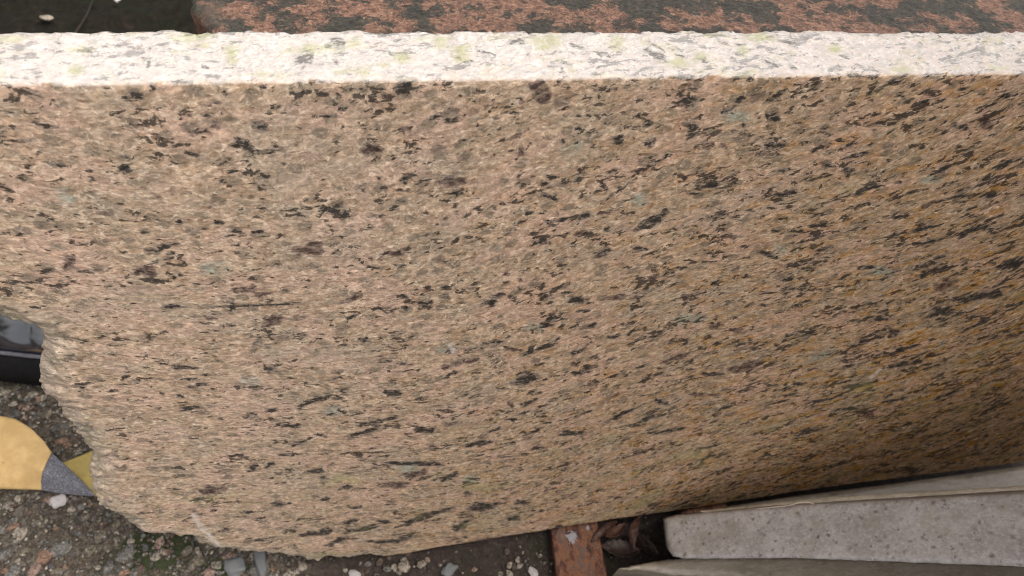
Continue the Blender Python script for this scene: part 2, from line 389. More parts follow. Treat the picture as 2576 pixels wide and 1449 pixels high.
# pebbles cast in the concrete
def pebble_mesh(seed, sub=1, sq=.55):
    bm = bmesh.new(); bmesh.ops.create_icosphere(bm, subdivisions=sub, radius=1)
    k = 1.3
    for v in bm.verts:
        q = v.co * k + Vector((seed * 7.3, seed, 0)); v.co *= 1 + .38 * noise.noise(q) + .12 * noise.noise(q * 3)
        v.co.z *= sq
    me = bpy.data.meshes.new('pebble'); bm.to_mesh(me); bm.free(); return me
PCOL = [(.20, .17, .13), (.135, .125, .11), (.20, .115, .075), (.27, .225, .175), (.085, .058, .042), (.14, .115, .08), (.23, .15, .115), (.07, .065, .06)]
def pebble_mat(c):
    g = NT('pebble_stone'); p = g.new('NewGeometry').outputs['Position']; v = g.warp(p, 300, .002, 3)
    k = g.mix(g.step(g.noise(v, 380, 5, .75), .35, .65), tuple(x * .65 for x in c), tuple(x * 1.25 for x in c))
    k = g.mix(g.step(g.noise(v, 520, 6, .8), .46, .60, 0, .85), k, (.035, .027, .019))
    k = g.mix(g.step(g.noise(v, 900, 4, .8), .58, .70, 0, .5), k, (.30, .26, .21))
    return g.done(k, .75, g.bump(g.noise(v, 700, 5, .75), .0012, .8), .3)
PM = [pebble_mat(c) for c in PCOL]
PW = simple('pebble_white', (.36, .325, .31), .55, .4, 300, .5, .14)
PB = []
for i in range(24):
    me = pebble_mesh(i, 2); me.shade_smooth(); me.materials.append(PM[i % 8]); PB.append(me)
def place_pebble(px, py, r, me, ang=0, el=1.4, z=None, name='pebble', parent=None):
    if z is None: z = -.38 * r
    p = on_z((px, py)); o = bpy.data.objects.new(name, me); COL.objects.link(o)
    o.location = (p[0], p[1], z); o.rotation_euler = (random.uniform(-.2, .2), random.uniform(-.2, .2), ang)
    o.scale = (r * el, r, r * .9); o.parent = parent
    return o
# those one can pick out, read from the photograph (x, y, radius mm, colour index, long-axis angle)
PICK = [(20, 1270, 3, 0, .2), (45, 1255, 2.6, 3, 2), (92, 1251, 1.6, 3, 0), (125, 1255, 3, 6, .3), (30, 1323, 3, 2, .4), (45, 1345, 4.5, 3, 1.0), (150, 1381, 5.5, 1, .2),
        (105, 1400, 5.5, 2, .6), (180, 1281, 2.2, 3, 0), (335, 1296, 4, 0, .5), (390, 1330, 3, 4, 1), (400, 1365, 3, 6, 1.3), (312, 1397, 5, 1, .4), (253, 1345, 4, 5, 1),
        (85, 1430, 4, 6, 1), (30, 1447, 5, 1, 1.1), (390, 1400, 3, 3, 0), (470, 1385, 3, 5, .6), (490, 1415, 4.5, 5, .8), (350, 1435, 4, 4, 1.3), (310, 1440, 3, 2, .4),
        (575, 1400, 3, 6, .4), (595, 1410, 4.5, 1, 1.2), (545, 1420, 3, 0, 0), (600, 1440, 3, 5, .3), (520, 1445, 4, 6, .1), (655, 1430, 6, 1, .3),
        (730, 1440, 4, 3, .2), (760, 1425, 3, 3, 1), (190, 1330, 3.4, 4, .3), (225, 1385, 3, 5, 1), (270, 1430, 3, 1, 1), (140, 1440, 3, 5, .2),
        (15, 1395, 4, 1, .6), (215, 1300, 2.4, 5, .5), (290, 1320, 3, 5, .9), (60, 1385, 2.6, 5, .5), (530, 1370, 2.5, 0, .2), (640, 1395, 2.5, 0, .2),
        (78, 992, 3.2, 3, .5), (105, 1000, 2.6, 3, .5), (70, 1024, 2.8, 6, .1), (32, 1015, 2.4, 3, .1), (155, 1108, 3.6, 2, .2), (195, 1135, 3, 0, .5), (12, 985, 3, 0, .5),
        (185, 1105, 2.6, 4, .1), (180, 1065, 2.5, 5, 0), (140, 1075, 3, 7, 1), (165, 1120, 3, 2, .3), (120, 1040, 3, 5, 1), (40, 975, 2.5, 5, .8)]
placed = []
for k, (px, py, r, c, a) in enumerate(PICK):
    me = PB[c + 8 * (k % 3)]; place_pebble(px, py, r * .001, me, a, 1.35, parent=GROUND); placed.append((px, py))
n_ = 0
while n_ < 120:
    px = random.uniform(0, 800); py = random.uniform(975, 1449)
    if py > 1230 or px < 230:
        place_pebble(px, py, random.uniform(.0012, .0026), PB[random.choice([0, 1, 1, 4, 4, 5, 7, 7, 2, 3]) + 8 * random.randrange(3)], random.uniform(0, 3), random.uniform(1.1, 1.6), parent=GROUND); n_ += 1
# fine grit: uncountable, one mesh
def grit(name, boxes, mats, parent, seed):
    R = np.random.default_rng(seed)
    t_ = (1 + 5 ** .5) / 2
    ico = np.array([(-1, t_, 0), (1, t_, 0), (-1, -t_, 0), (1, -t_, 0), (0, -1, t_), (0, 1, t_), (0, -1, -t_), (0, 1, -t_), (t_, 0, -1), (t_, 0, 1), (-t_, 0, -1), (-t_, 0, 1)]) / 1.9
    fc = np.array([(0, 11, 5), (0, 5, 1), (0, 1, 7), (0, 7, 10), (0, 10, 11), (1, 5, 9), (5, 11, 4), (11, 10, 2), (10, 7, 6), (7, 1, 8), (3, 9, 4), (3, 4, 2), (3, 2, 6), (3, 6, 8), (3, 8, 9), (4, 9, 5), (2, 4, 11), (6, 2, 10), (8, 6, 7), (9, 8, 1)])
    V, Fs, MI = [], [], []; b = 0
    for (x0, x1, y0, y1, n, rm, z0) in boxes:
        for _ in range(n):
            r = rm * R.uniform(.35, 1) ; q = ico * (1 + R.uniform(-.28, .28, (12, 1))) * np.array([r * R.uniform(.9, 1.6), r, r * .55])
            a = R.uniform(0, 6.3); ca, sa = cos(a), sin(a)
            q = q @ np.array([[ca, sa, 0], [-sa, ca, 0], [0, 0, 1]]) + (R.uniform(x0, x1), R.uniform(y0, y1), z0)
            V.append(q); Fs.append(fc + b); MI += [int(R.integers(len(mats)))] * 20; b += 12
    me = mesh(name, np.vstack(V), np.vstack(Fs))
    for m_ in mats: me.materials.append(m_)
    me.polygons.foreach_set('material_index', MI)
    o = link(name, me, None, parent, True); o['kind'] = 'stuff'; return o
grit('grit', [(-.40, -.10, -.06, .20, 9500, .0014, -.0003), (-.12, .20, -.10, .12, 1800, .0011, -.0003)], [PM[0], PM[1], PM[4], PM[4], PM[5], PM[7], PM[7], PM[3]], GROUND, 3)

# ------------------------------------------------------------------ the cream slab
OUT = [(-40, 778), (0, 790), (22, 793), (42, 803), (75, 812), (100, 822), (113, 829), (109, 840), (108, 858), (104, 880), (106, 900), (97, 928), (99, 950), (104, 968),
       (118, 985), (130, 1000), (146, 1008), (158, 1020), (163, 1038), (178, 1056), (196, 1078), (208, 1100), (228, 1122), (236, 1140), (230, 1160), (228, 1185), (233, 1207),
       (236, 1232), (247, 1250), (254, 1270), (283, 1282), (305, 1291), (318, 1301), (345, 1322), (362, 1334), (400, 1336), (450, 1340), (488, 1345), (503, 1361), (540, 1370), (600, 1379),
       (660, 1381), (700, 1386), (752, 1394), (800, 1405), (826, 1411), (850, 1415), (876, 1412), (930, 1404), (985, 1397), (1040, 1388), (1100, 1376), (1160, 1368), (1250, 1352),
       (1350, 1337), (1450, 1320), (1560, 1304), (1640, 1293), (1760, 1276), (1860, 1259), (2000, 1237), (2150, 1216), (2300, 1197), (2440, 1180), (2576, 1162), (2700, 1144)]
NBRK = 46                                            # up to here the edge is a break, after it a sawn edge
low = [on_face(p, .0042 if i < 45 else 0.) for i, p in enumerate(OUT)]
step = .0011
loop = []
pp = resample([np.array(p) for p in low], step)
nb_pts = len(resample([np.array(p) for p in low[:NBRK]], step))
for i, p in enumerate(pp):
    k = .0011 if i < nb_pts else .00035
    loop.append((p[0] + k * pnoise(p[0], p[1], 3, 260), p[1] + k * pnoise(p[0], p[1], 9, 260)))
xr = low[-1][0]; xl = low[0][0]
loop += [(p[0], p[1]) for p in resample([np.array((xr, low[-1][1])), np.array((xr, L)), ], .006)]
topline = resample([np.array((xr, L)), np.array((xl, L)), np.array((xl, L))], step)[:-1]
ntop0 = len(loop)
loop += [(p[0], p[1] + .0006 * pnoise(p[0], 0, 5, 140)) for p in topline]
ntop1 = len(loop)
loop += [(p[0], p[1]) for p in resample([np.array((xl, L)), np.array(low[0])], .006)]
V2, TRI, nl = cdt_fill(loop, step, step * .55)
nv = len(V2)
# positions in slab space
brk = low[:NBRK + 3]
dbr = dist_poly(V2, brk)
Y = np.zeros(nv)
for i in range(nv):
    x, z = V2[i]
    if dbr[i] < .022:
        wdt = .010 + .005 * pnoise(x, z, 2, 60); u = max(0., 1 - dbr[i] / wdt)
        Y[i] = .0042 * u ** 1.5 + .0022 * u ** .5 * pnoise(x * .6, z, 7, 260) * (u > 0)
dtop = L - V2[:, 1]
Y += np.where(dtop < .0030, .0006 * (1 - np.clip(dtop, 0, .003) / .003) ** 2, 0)
Y += np.array([.00016 * pnoise(a, b, 1, 420) + .0003 * pnoise(a, b, 4, 45) for a, b in V2])
P3 = np.stack([V2[:, 0], Y, V2[:, 1]], 1)
# skirt from the front edge to the back
NR = 20; lp = np.array(loop); cen = np.roll(lp, -1, 0) - np.roll(lp, 1, 0); nor = np.stack([cen[:, 1], -cen[:, 0]], 1); nor /= np.linalg.norm(nor, axis=1)[:, None] + 1e-9
if (nor[(ntop0 + ntop1) // 2][1]) < 0: nor = -nor
rings = []
for r in range(1, NR + 1):
    v = r / NR; ring = []
    for i in range(nl):
        x, z = lp[i]; y = Y[i] + (T - Y[i]) * v
        if ntop0 <= i < ntop1:
            am = .0004 + .0004 * v; off = am * pnoise(x, y, 0, 120) + .0004 * pnoise(x, y, 5, 520)
            if v > .93: off -= .0006
            y2 = y + (.0006 * pnoise(x, 7, 0, 75) + .0005 * pnoise(x, 3, 0, 300)) * v ** 3
            if x < -.12: y2 += .0014 * pnoise(x, 17, 0, 45) * v ** 3
        elif i < nb_pts:
            off = -.004 * v * (.6 + pnoise(x, z + y, 3, 40)) + .0010 * pnoise(x + y, z, 0, 230); off = min(off, .0003); y2 = y
        else: off = .0003 * pnoise(x, y, z, 200); y2 = y
        ring.append((x + nor[i][0] * off, y2, z + nor[i][1] * off))
    rings.append(ring)
VV = np.vstack([P3] + [np.array(r) for r in rings])
FF = [tuple(f) for f in TRI]
base_i = [list(range(nl))] + [list(range(nv + r * nl, nv + (r + 1) * nl)) for r in range(NR)]
for a, b in zip(base_i[:-1], base_i[1:]):
    for i in range(nl):
        j = (i + 1) % nl; FF.append((a[i], a[j], b[j], b[i]))
_, TB, _ = cdt_fill(loop, .05, 9)
FF += [(base_i[-1][t[0]], base_i[-1][t[2]], base_i[-1][t[1]]) for t in TB if max(t) < nl]
me = mesh('granite_slab', VV, FF); fix_normals(me)
# foliation coordinates: the bands run level at the left and climb towards the right
x, y, z = VV[:, 0], VV[:, 1], VV[:, 2]
sl = lambda q: .05 * q + .42 * np.clip(q + .03, 0, None) ** 2 / (np.clip(q + .03, 0, None) + .16)
nn = z - sl(x) + .006 * np.sin(x * 21 + z * 13)
isT = np.zeros(len(VV)); isT[ntop0:ntop1] = .85
for r in range(NR): isT[nv + r * nl + ntop0: nv + r * nl + ntop1] = 1
# on the top the section cuts the same bands: let depth carry the pattern there
fol = np.stack([x + z * .15, y * .8, nn + y * .8], 1)
a = me.attributes.new('foliation', 'FLOAT_VECTOR', 'POINT'); a.data.foreach_set('vector', fol.reshape(-1).astype(np.float32))
# where each vertex is seen (only used to carry the inclusions traced from the photograph onto the stone)
W = SO + VV @ SL.T
Cc = (W - CAM) @ M3
PX = CX + F * Cc[:, 0] / Cc[:, 2]; PY = CY - F * Cc[:, 1] / Cc[:, 2]
CR = {'A': (0, 300), 'B': (1400, 300), 'C': (2700, 300), 'D': (400, 1000), 'E': (1400, 1000), 'F': (2700, 1000)}
INC = {
'A': "290,170,150,40,-30,s 960,150,80,45,10,b 1110,100,30,36,0,b 1290,50,42,10,0,b 1370,60,45,12,0,b 1630,130,16,45,0,b 1910,95,62,13,-15,b 1500,300,35,22,10,b 1590,265,60,32,0,s 1880,370,62,32,-20,b 1460,408,72,16,0,b 1790,520,110,42,-25,b 1930,555,90,22,5,b 2000,530,40,28,20,b 1400,575,70,20,-5,b 2480,250,45,28,10,b 2370,300,90,16,5,b 330,370,110,18,-10,b 670,585,35,16,30,b 895,590,25,18,0,b 900,680,42,48,0,b 440,655,110,16,-8,b 590,750,20,13,0,b 650,850,20,11,0,b 1610,775,45,18,-10,b 1380,860,18,11,0,b 1080,1020,45,13,5,b 1300,1060,35,22,20,b 1600,1070,50,22,-5,b 1885,1130,45,16,0,b 1740,1140,60,16,-10,b 1640,1170,72,10,10,b 1200,1240,112,24,20,b 1240,1290,35,22,0,b 400,1100,25,9,-20,b 290,560,18,50,-20,b 160,600,22,16,0,b 510,1350,60,60,0,m 350,1420,90,18,0,b 640,1420,90,16,0,b 1050,1420,90,32,0,m 2230,900,60,28,0,s 2420,990,110,32,-5,b 2240,1270,120,50,10,m 2460,1170,80,10,5,b 1530,955,52,40,0,s 1140,450,50,20,0,m 1500,220,35,16,0,m 1570,200,35,18,0,m 1560,365,40,32,0,m 1560,1400,120,42,0,g 150,700,18,8,0,b 165,770,22,10,-20,b 480,880,70,50,0,g 210,480,60,30,0,s 840,430,50,18,0,s 1160,710,30,12,0,b 1680,705,60,14,10,b",
'B': "85,105,40,16,0,b 370,75,92,28,10,b 900,185,40,22,0,b 1190,275,88,16,3,b 1060,305,45,11,0,b 1370,80,80,45,-10,m 1390,170,72,45,0,m 1560,240,56,12,25,b 1890,105,52,20,5,b 1780,110,30,14,0,b 1640,130,80,28,10,s 2440,200,60,32,-20,b 2170,345,45,28,0,b 1720,295,20,13,0,b 1650,300,20,11,0,b 1660,385,25,17,0,b 1940,470,60,46,0,b 1290,395,50,38,0,s 1190,450,62,16,30,m 750,330,62,28,20,b 620,310,62,16,10,b 170,540,92,42,5,m 140,440,35,13,0,b 430,565,26,16,0,b 880,540,20,9,0,b 210,750,35,14,0,b 380,765,34,28,0,b 730,780,112,32,10,m 770,850,50,22,0,b 370,910,46,16,10,b 310,970,50,22,20,b 180,1020,80,13,12,b 760,950,35,22,20,b 690,1040,30,18,30,b 1470,740,70,20,0,b 1410,790,40,18,0,b 1450,880,70,18,-15,b 1300,1000,46,16,20,b 1400,1000,50,11,20,b 1510,1055,92,18,8,b 1700,1025,80,18,15,b 1850,995,60,16,8,m 1670,1150,62,20,20,m 2210,1040,112,36,28,b 2110,1100,80,26,25,b 1840,1280,72,28,20,b 2100,1260,62,22,10,b 2170,500,45,42,0,b 1960,830,150,9,35,b 2240,620,100,11,30,b 2480,400,50,28,0,b 550,1160,46,12,20,b 330,1290,92,26,8,m 700,1355,40,11,0,b 370,1385,50,16,0,b 160,1390,50,14,0,b 960,1120,18,9,0,b 1240,190,25,30,0,m 985,235,30,17,0,m 1240,550,35,45,0,m 1390,1210,80,22,0,b 1630,520,80,40,0,g 2090,910,65,38,0,g 1060,1250,50,28,0,g 680,260,90,60,0,s 700,740,120,40,0,s 410,380,60,20,0,m 780,630,70,25,10,s 100,790,40,25,0,s 2110,170,80,30,20,s 1200,610,20,14,0,b 1550,490,25,20,0,b",
'C': "120,25,46,22,20,b 540,30,40,32,0,b 460,180,62,26,50,b 390,250,70,22,25,b 80,190,70,36,0,b 730,150,92,20,40,b 710,295,50,42,20,b 130,380,60,26,0,b 240,510,50,38,20,m 350,510,45,26,0,m 680,570,122,32,15,s 740,510,90,26,0,b 500,365,40,13,0,b 1060,520,92,16,25,b 1270,500,62,13,25,b 1440,120,82,18,20,b 1570,50,70,22,0,b 1630,150,50,18,0,b 1850,20,50,11,0,b 2090,100,72,16,20,b 2210,140,35,13,0,b 2400,150,50,22,20,b 1820,190,40,13,25,b 1755,268,18,14,0,b 1450,290,50,10,15,b 1940,350,30,9,20,b 2080,380,72,30,0,b 2250,340,58,56,0,m 1960,410,52,18,25,b 1100,650,50,22,0,b 1250,700,50,40,50,b 790,690,50,16,0,b 1630,550,36,36,0,s 1540,620,24,14,0,b 1970,670,112,12,30,b 1610,780,36,13,20,b 1950,800,36,13,25,b 820,850,112,18,15,b 1360,840,132,26,22,b 1250,880,50,9,0,b 1370,945,82,10,25,b 1600,880,30,9,15,b 270,800,70,32,0,b 130,860,60,13,0,b 550,980,40,13,0,b 330,1010,82,26,20,b 1060,1085,102,16,10,b 400,1170,70,18,0,m 740,1130,40,14,0,b 900,1135,50,14,0,b 1620,1030,70,14,5,b 1810,1110,122,16,15,b 1920,1190,60,13,20,b 1840,1210,92,18,10,b 2050,880,92,16,15,b 2290,880,56,13,15,b 1850,930,82,18,25,m 680,1300,90,28,-15,b 1050,1265,60,16,20,b 2400,640,150,18,25,b 2430,1370,132,36,15,b 1910,1320,62,18,20,b 450,300,100,45,0,g 1850,760,90,28,0,g 760,1270,50,34,0,g 1490,1410,60,28,0,g 1070,390,50,38,0,s 640,470,90,40,0,s 2160,1120,120,20,15,b 1400,1390,90,16,5,b 2300,1040,90,14,20,b 1780,1390,60,22,10,b 260,950,100,30,0,s 1300,590,120,16,15,b",
'D': "340,160,82,38,-20,m 580,180,28,17,0,b 1050,290,92,28,0,m 1180,320,82,22,0,m 1240,365,28,17,0,m 240,385,40,11,0,b 540,410,92,16,0,b 800,490,60,18,0,m 1840,345,100,26,20,m 2200,340,40,22,0,b 1240,520,92,36,5,m 1150,680,88,56,0,s 600,850,112,20,0,b 690,855,34,11,0,m 180,920,34,24,0,b 650,935,72,11,0,b 1230,860,60,28,0,b 710,980,70,18,15,b 995,1000,28,17,0,b 580,1060,46,14,0,b 1080,1200,62,18,15,b 870,1220,30,11,0,b 1250,1160,80,16,0,b 230,1210,122,32,-5,s 2010,1240,152,16,12,b 1940,1310,132,16,20,b 1360,1270,92,18,-5,b 1590,1340,62,14,-5,b 1460,1390,80,16,20,b 2370,1310,60,26,0,b 1560,1090,152,18,18,b 1840,480,62,16,10,b 2350,400,60,36,0,b 1900,650,50,18,0,b 2100,1040,60,26,0,b 820,130,100,40,0,g 1680,1170,80,34,0,g 1090,950,80,28,0,g 640,1150,90,20,0,b 100,1020,60,14,0,b 450,600,40,10,10,b 1130,400,300,12,3,b 2190,825,60,10,0,b 1710,930,90,8,20,b 950,440,30,14,10,b",
'E': "1010,380,62,22,0,b 1910,345,102,20,5,m 1480,490,62,16,10,b 1700,440,62,14,0,b 1750,545,72,16,25,b 1420,545,60,20,0,b 1050,665,92,18,0,b 1180,720,72,18,-15,m 1390,710,152,20,25,b 860,810,112,16,10,m 690,845,50,26,0,m 720,905,62,14,25,b 1250,950,122,36,10,b 1170,1120,28,30,0,m 1290,1110,72,18,20,b 2350,780,122,18,22,m 1620,825,40,18,0,m 1640,740,82,14,20,b 930,1400,102,22,8,b 1600,1330,102,22,0,b 2070,1270,82,14,0,b 2290,1310,142,16,12,b 2250,1100,62,26,0,b 1990,1180,122,14,22,b 1340,1310,92,11,25,b 1060,1300,62,13,15,b 520,1310,50,22,0,b 330,1030,50,22,0,b 2450,340,50,28,0,m 2200,200,62,20,25,m 1140,175,30,18,0,m 1230,215,26,18,0,m 1130,240,30,18,0,b 1230,280,30,16,0,b 690,270,50,12,10,b 870,280,30,12,0,b 380,340,50,16,0,b 540,400,60,30,0,b 410,430,40,20,0,b 1640,370,90,24,10,b 2340,540,60,14,15,b 1900,630,70,16,15,b 1290,890,40,16,0,m 1640,890,60,14,0,b 2100,850,70,12,15,b 2420,500,90,30,10,g 1330,560,80,30,0,g 700,720,70,34,0,g 940,700,110,34,0,s 2150,1220,80,20,20,b 1740,850,60,10,10,b 1130,820,30,14,0,m 1920,1220,60,14,10,m 1160,1225,60,12,0,b 720,1260,50,16,0,m",
'F': "300,550,56,20,15,m 430,580,60,18,0,m 530,840,152,26,15,m 280,900,90,16,0,b 90,340,50,24,0,m 1300,990,132,18,8,b 2200,340,182,30,10,b 1950,250,82,40,20,m 1900,460,142,26,20,b 1580,600,50,36,0,b 1420,650,102,16,20,b 1650,720,122,16,20,b 2150,560,112,12,25,b 980,600,40,11,0,b 1490,500,60,22,0,b 680,310,62,11,0,b 640,400,40,11,0,b 1870,150,112,22,20,b 2430,90,112,22,15,b 900,970,50,18,0,b 1640,830,122,16,12,b 1490,160,82,28,0,g 1060,770,92,24,20,g 150,500,82,30,0,g 1060,1090,80,14,8,b 700,980,50,10,0,b 480,1020,50,12,20,b 200,1045,110,12,0,m 1260,1150,90,14,5,b 1970,1050,100,12,20,b 820,210,50,20,15,b 520,190,40,16,10,b 290,235,50,14,15,b 1930,680,40,16,30,g 2430,620,60,16,10,m 1400,1200,40,30,0,m 1580,1090,100,12,10,b 980,1310,100,20,10,b",
}
INC['T'] = "440,320,50,14,-15,b 880,340,65,8,-10,b 1030,275,40,12,-10,b 1095,365,20,12,0,b 1095,470,30,30,0,b 1085,500,15,20,0,b 1060,430,15,8,0,b 880,295,60,10,0,s 1310,600,40,15,0,b 1400,610,40,15,0,b 1525,500,30,10,0,b 2470,320,80,40,0,b 2220,425,90,40,0,b 2340,410,70,20,0,s 2470,455,30,40,0,b 1810,530,60,25,0,s 420,545,60,10,0,s 1420,260,160,40,0,g 1700,390,60,60,0,g 2290,360,70,40,0,g 1510,340,40,20,0,g 550,520,80,30,0,g"
INC['U'] = "910,440,50,10,0,b 1150,430,45,14,0,b 1270,360,60,10,0,b 1335,378,18,8,0,b 1480,285,70,20,0,b 1880,310,70,15,-20,b 1050,235,40,20,0,s 1600,240,40,20,0,s 2090,370,50,20,0,b 2420,370,110,20,-20,b 2460,320,50,12,-25,b 1840,435,40,14,-15,b 1780,490,30,10,-20,b 360,515,40,20,0,s 600,340,50,20,-30,s 575,238,25,8,0,b 380,290,50,25,0,g 960,280,70,40,0,g 1110,380,60,50,0,g 1700,290,110,50,0,g 2170,290,60,40,0,g 700,390,80,30,0,g"
INC['V'] = "40,380,60,20,-20,b 30,310,50,14,-25,b 210,390,50,10,-20,b 520,300,30,18,0,b 970,290,110,14,-8,b 1280,305,50,8,-10,b 830,440,60,14,-20,b 975,465,30,20,0,b 1150,455,50,16,0,s 1360,400,60,10,-20,b 1740,265,20,8,0,b 1870,320,60,14,-5,s 1710,408,40,10,0,s 1880,420,60,20,-30,s 1990,260,20,7,0,b 2300,290,30,8,0,b 1570,235,30,12,0,b 300,300,40,15,0,s 380,425,30,14,-20,b 640,350,50,30,0,g 350,390,60,30,0,g 1270,340,50,30,0,g 750,260,100,30,0,g 200,430,100,30,0,g"
# lower band of the face, and the far left, read from two more crops
INC['G'] = "390,35,60,14,5,b 720,30,60,14,0,b 500,110,50,22,20,b 610,90,40,18,20,b 240,260,90,30,-10,m 180,310,40,12,0,b 910,135,70,14,3,b 1410,225,130,20,5,m 1090,240,50,14,10,b 1540,150,80,25,10,m 1770,170,80,20,20,b 960,180,40,12,0,b 700,210,30,9,0,b 470,400,40,14,0,b 960,320,50,16,10,b 680,350,70,14,5,b 1160,370,50,12,0,b 1550,450,130,18,18,b 1700,400,120,14,12,b 1130,460,50,22,30,b 1200,510,120,16,15,b 960,520,60,26,15,b 1990,370,120,26,10,b 1840,490,70,24,20,b 1060,580,100,18,18,b 1340,590,100,14,0,b 1480,570,60,20,10,b 2240,340,60,20,0,b 310,515,40,12,10,b 550,440,40,12,10,b 240,390,30,12,0,b 540,580,40,12,0,b 2180,440,50,16,0,b 1340,460,50,12,0,b 1560,90,200,16,0,b 2470,500,60,18,0,b 160,415,40,8,0,b 30,165,40,16,0,b 20,115,50,12,0,b 1500,110,80,30,0,g 1900,190,60,20,0,g 880,540,80,18,10,b 740,520,50,16,0,b"
CR.update({'T': (0, 0), 'U': (1200, 0), 'V': (2600, 0), 'G': (700, 1800)})
CS = {'T': 1.84, 'U': 1.717, 'V': 1.722, 'G': 1.61}
mk = np.zeros((len(VV), 4)); mk[:, 3] = 1
sel = np.zeros(len(VV), bool); sel[:nv] = True; si = np.nonzero(sel)[0]
st_ = np.nonzero((isT > .5) | (PY < 240) & sel)[0]; K = .62891
for c, txt in INC.items():
    ox, oy = CR[c]; S_ = CS.get(c, 1.811); si = st_ if c in 'TUV' else np.nonzero(sel)[0]; sx_, sy_ = PX[si], PY[si]
    for it in txt.split():
        p = it.split(','); ix, iy, hl, hw, an = map(float, p[:5]); ch = {'b': 0, 'm': 1, 'g': 2, 's': 3}[p[5]]
        cx_, cy_ = (ix / S_ + ox) * K, (iy / S_ + oy) * K; hl *= K / S_ * .95; hw *= K / S_ * 1.18
        ca, sa = cos(radians(an)), sin(radians(an))
        subs = [(0, 0, .62, .6)] if ch != 2 else [(0, 0, 1, 1)]
        if ch != 2:
            for _ in range(int(3 + hl / 6)):
                subs.append((rng.uniform(-.85, .85), rng.uniform(-.65, .65), rng.uniform(.2, .42), rng.uniform(.28, .55)))
        for (u0, v0, su, sv) in subs:
            dx_, dy_ = sx_ - cx_, -(sy_ - cy_)
            q = np.hypot(((dx_ * ca + dy_ * sa) / hl - u0) / su, ((-dx_ * sa + dy_ * ca) / hw - v0) / sv); val = np.clip(1.25 - q * .75, 0, 1)
            if ch == 3: mk[si, 0] = np.maximum(mk[si, 0], val * .40)
            else: mk[si, ch] = np.maximum(mk[si, ch], val * (.9 if ch < 2 else .6))
a = me.attributes.new('marks', 'FLOAT_COLOR', 'POINT'); a.data.foreach_set('color', mk.reshape(-1).astype(np.float32))
scr = np.zeros(len(VV)); Q2 = np.stack([PX, PY], 1)[:nv]
for ln_, w_ in (([(488, 1296), (503, 1322), (530, 1352), (548, 1374)], 7), ([(1135, 870), (1141, 884)], 7), ([(2190, 950), (2215, 930)], 4)):
    scr[:nv] = np.maximum(scr[:nv], np.clip(1.3 - dist_poly(Q2, ln_) / w_, 0, .75))
fattr(me, 'scratch', scr)
zn = np.zeros((len(VV), 4)); zn[:, 3] = 1; zn[:, 0] = isT
fr = np.zeros(len(VV)); fr[:nv] = np.clip(1.3 - dbr / .011, 0, 1)
for r in range(NR): fr[nv + r * nl: nv + r * nl + nb_pts] = 1
zn[:, 1] = fr
zn[:, 2] = np.clip(.15 + (x - .02) * 2.6 + (.30 - z) * .9, 0, 1)
a = me.attributes.new('zone', 'FLOAT_COLOR', 'POINT'); a.data.foreach_set('color', zn.reshape(-1).astype(np.float32))
slab = link('granite_slab', me, M_CREAM, smooth=True)
MS = Matrix.Identity(4)
for i in range(3):
    for j in range(3): MS[i][j] = SL[i][j]
    MS[i][3] = SO[i]
slab.matrix_world = MS
tag(slab, 'large cream and pink speckled granite slab standing on edge with a broken lower left corner', 'granite slab')

# ------------------------------------------------------------------ the pink slab it leans on
zt = L - .005
def on_top(p):
    q = SL.T @ (hit(p, SO + WZ * zt, WZ) - SO); return (q[0], q[1])
cl = [on_top(p) for p in [(474, -45), (478, -20), (482, -2), (478, 8), (490, 22), (500, 32), (504, 45), (514, 56), (528, 66), (540, 82)]]
yb = T + .0022
pl = [(c[0], max(c[1], yb)) for c in cl] + [(cl[-1][0] + .008, yb)]
xR = .36; yB = max(p[1] for p in pl)
lp2 = [tuple(p + np.array([.0005 * pnoise(p[0], p[1], 1, 250), .0004 * pnoise(p[0], p[1], 6, 250)])) for p in resample([np.array(p) for p in pl] + [np.array((xR, yb))], .0014)]
nfront = len(lp2)
lp2 += [tuple(p) for p in resample([np.array((xR, yb)), np.array((xR, yB)), np.array(pl[0])], .004)]
V2, TRI, nl = cdt_fill(lp2, .0014, .0008)
dr = dist_poly(V2, lp2[:nfront])
zz = np.array([zt - .0022 * max(0, 1 - d / .0035) ** 2 + .0004 * pnoise(a, b, 2, 160) + .0003 * pnoise(a, b, 2, 600) for (a, b), d in zip(V2, dr)])
VV2 = [np.stack([V2[:, 0], V2[:, 1], zz], 1)]; nv2 = len(V2); lpa = np.array(lp2)
zl = [-.003, -.008, -.02, -.06, -.14, -.24, -zt + .004]
for q in zl: VV2.append(np.stack([lpa[:, 0], lpa[:, 1], np.full(nl, zt + q)], 1) + np.array([[.0015 * pnoise(a, q, 0, 90) * (i < nfront - 200), 0, 0] for i, (a, b) in enumerate(lp2)]))
VVp = np.vstack(VV2); FFp = [tuple(f) for f in TRI]; bi = [list(range(nl))] + [list(range(nv2 + r * nl, nv2 + (r + 1) * nl)) for r in range(len(zl))]
for a, b in zip(bi[:-1], bi[1:]):
    for i in range(nl): j = (i + 1) % nl; FFp.append((a[i], b[i], b[j], a[j]))
FFp.append(tuple(bi[-1]))
me = mesh('granite_slab', VVp, FFp); fix_normals(me)
dl = dist_poly(V2, cl)
rim = np.zeros(len(VVp)); rim[:nv2] = np.clip(1 - dl / .011, 0, 1); fattr(me, 'rim', rim)
pink = link('granite_slab', me, M_PINK, smooth=True); pink.matrix_world = MS
tag(pink, 'dark brownish pink granite slab with black mottling standing right behind the cream slab', 'granite slab')

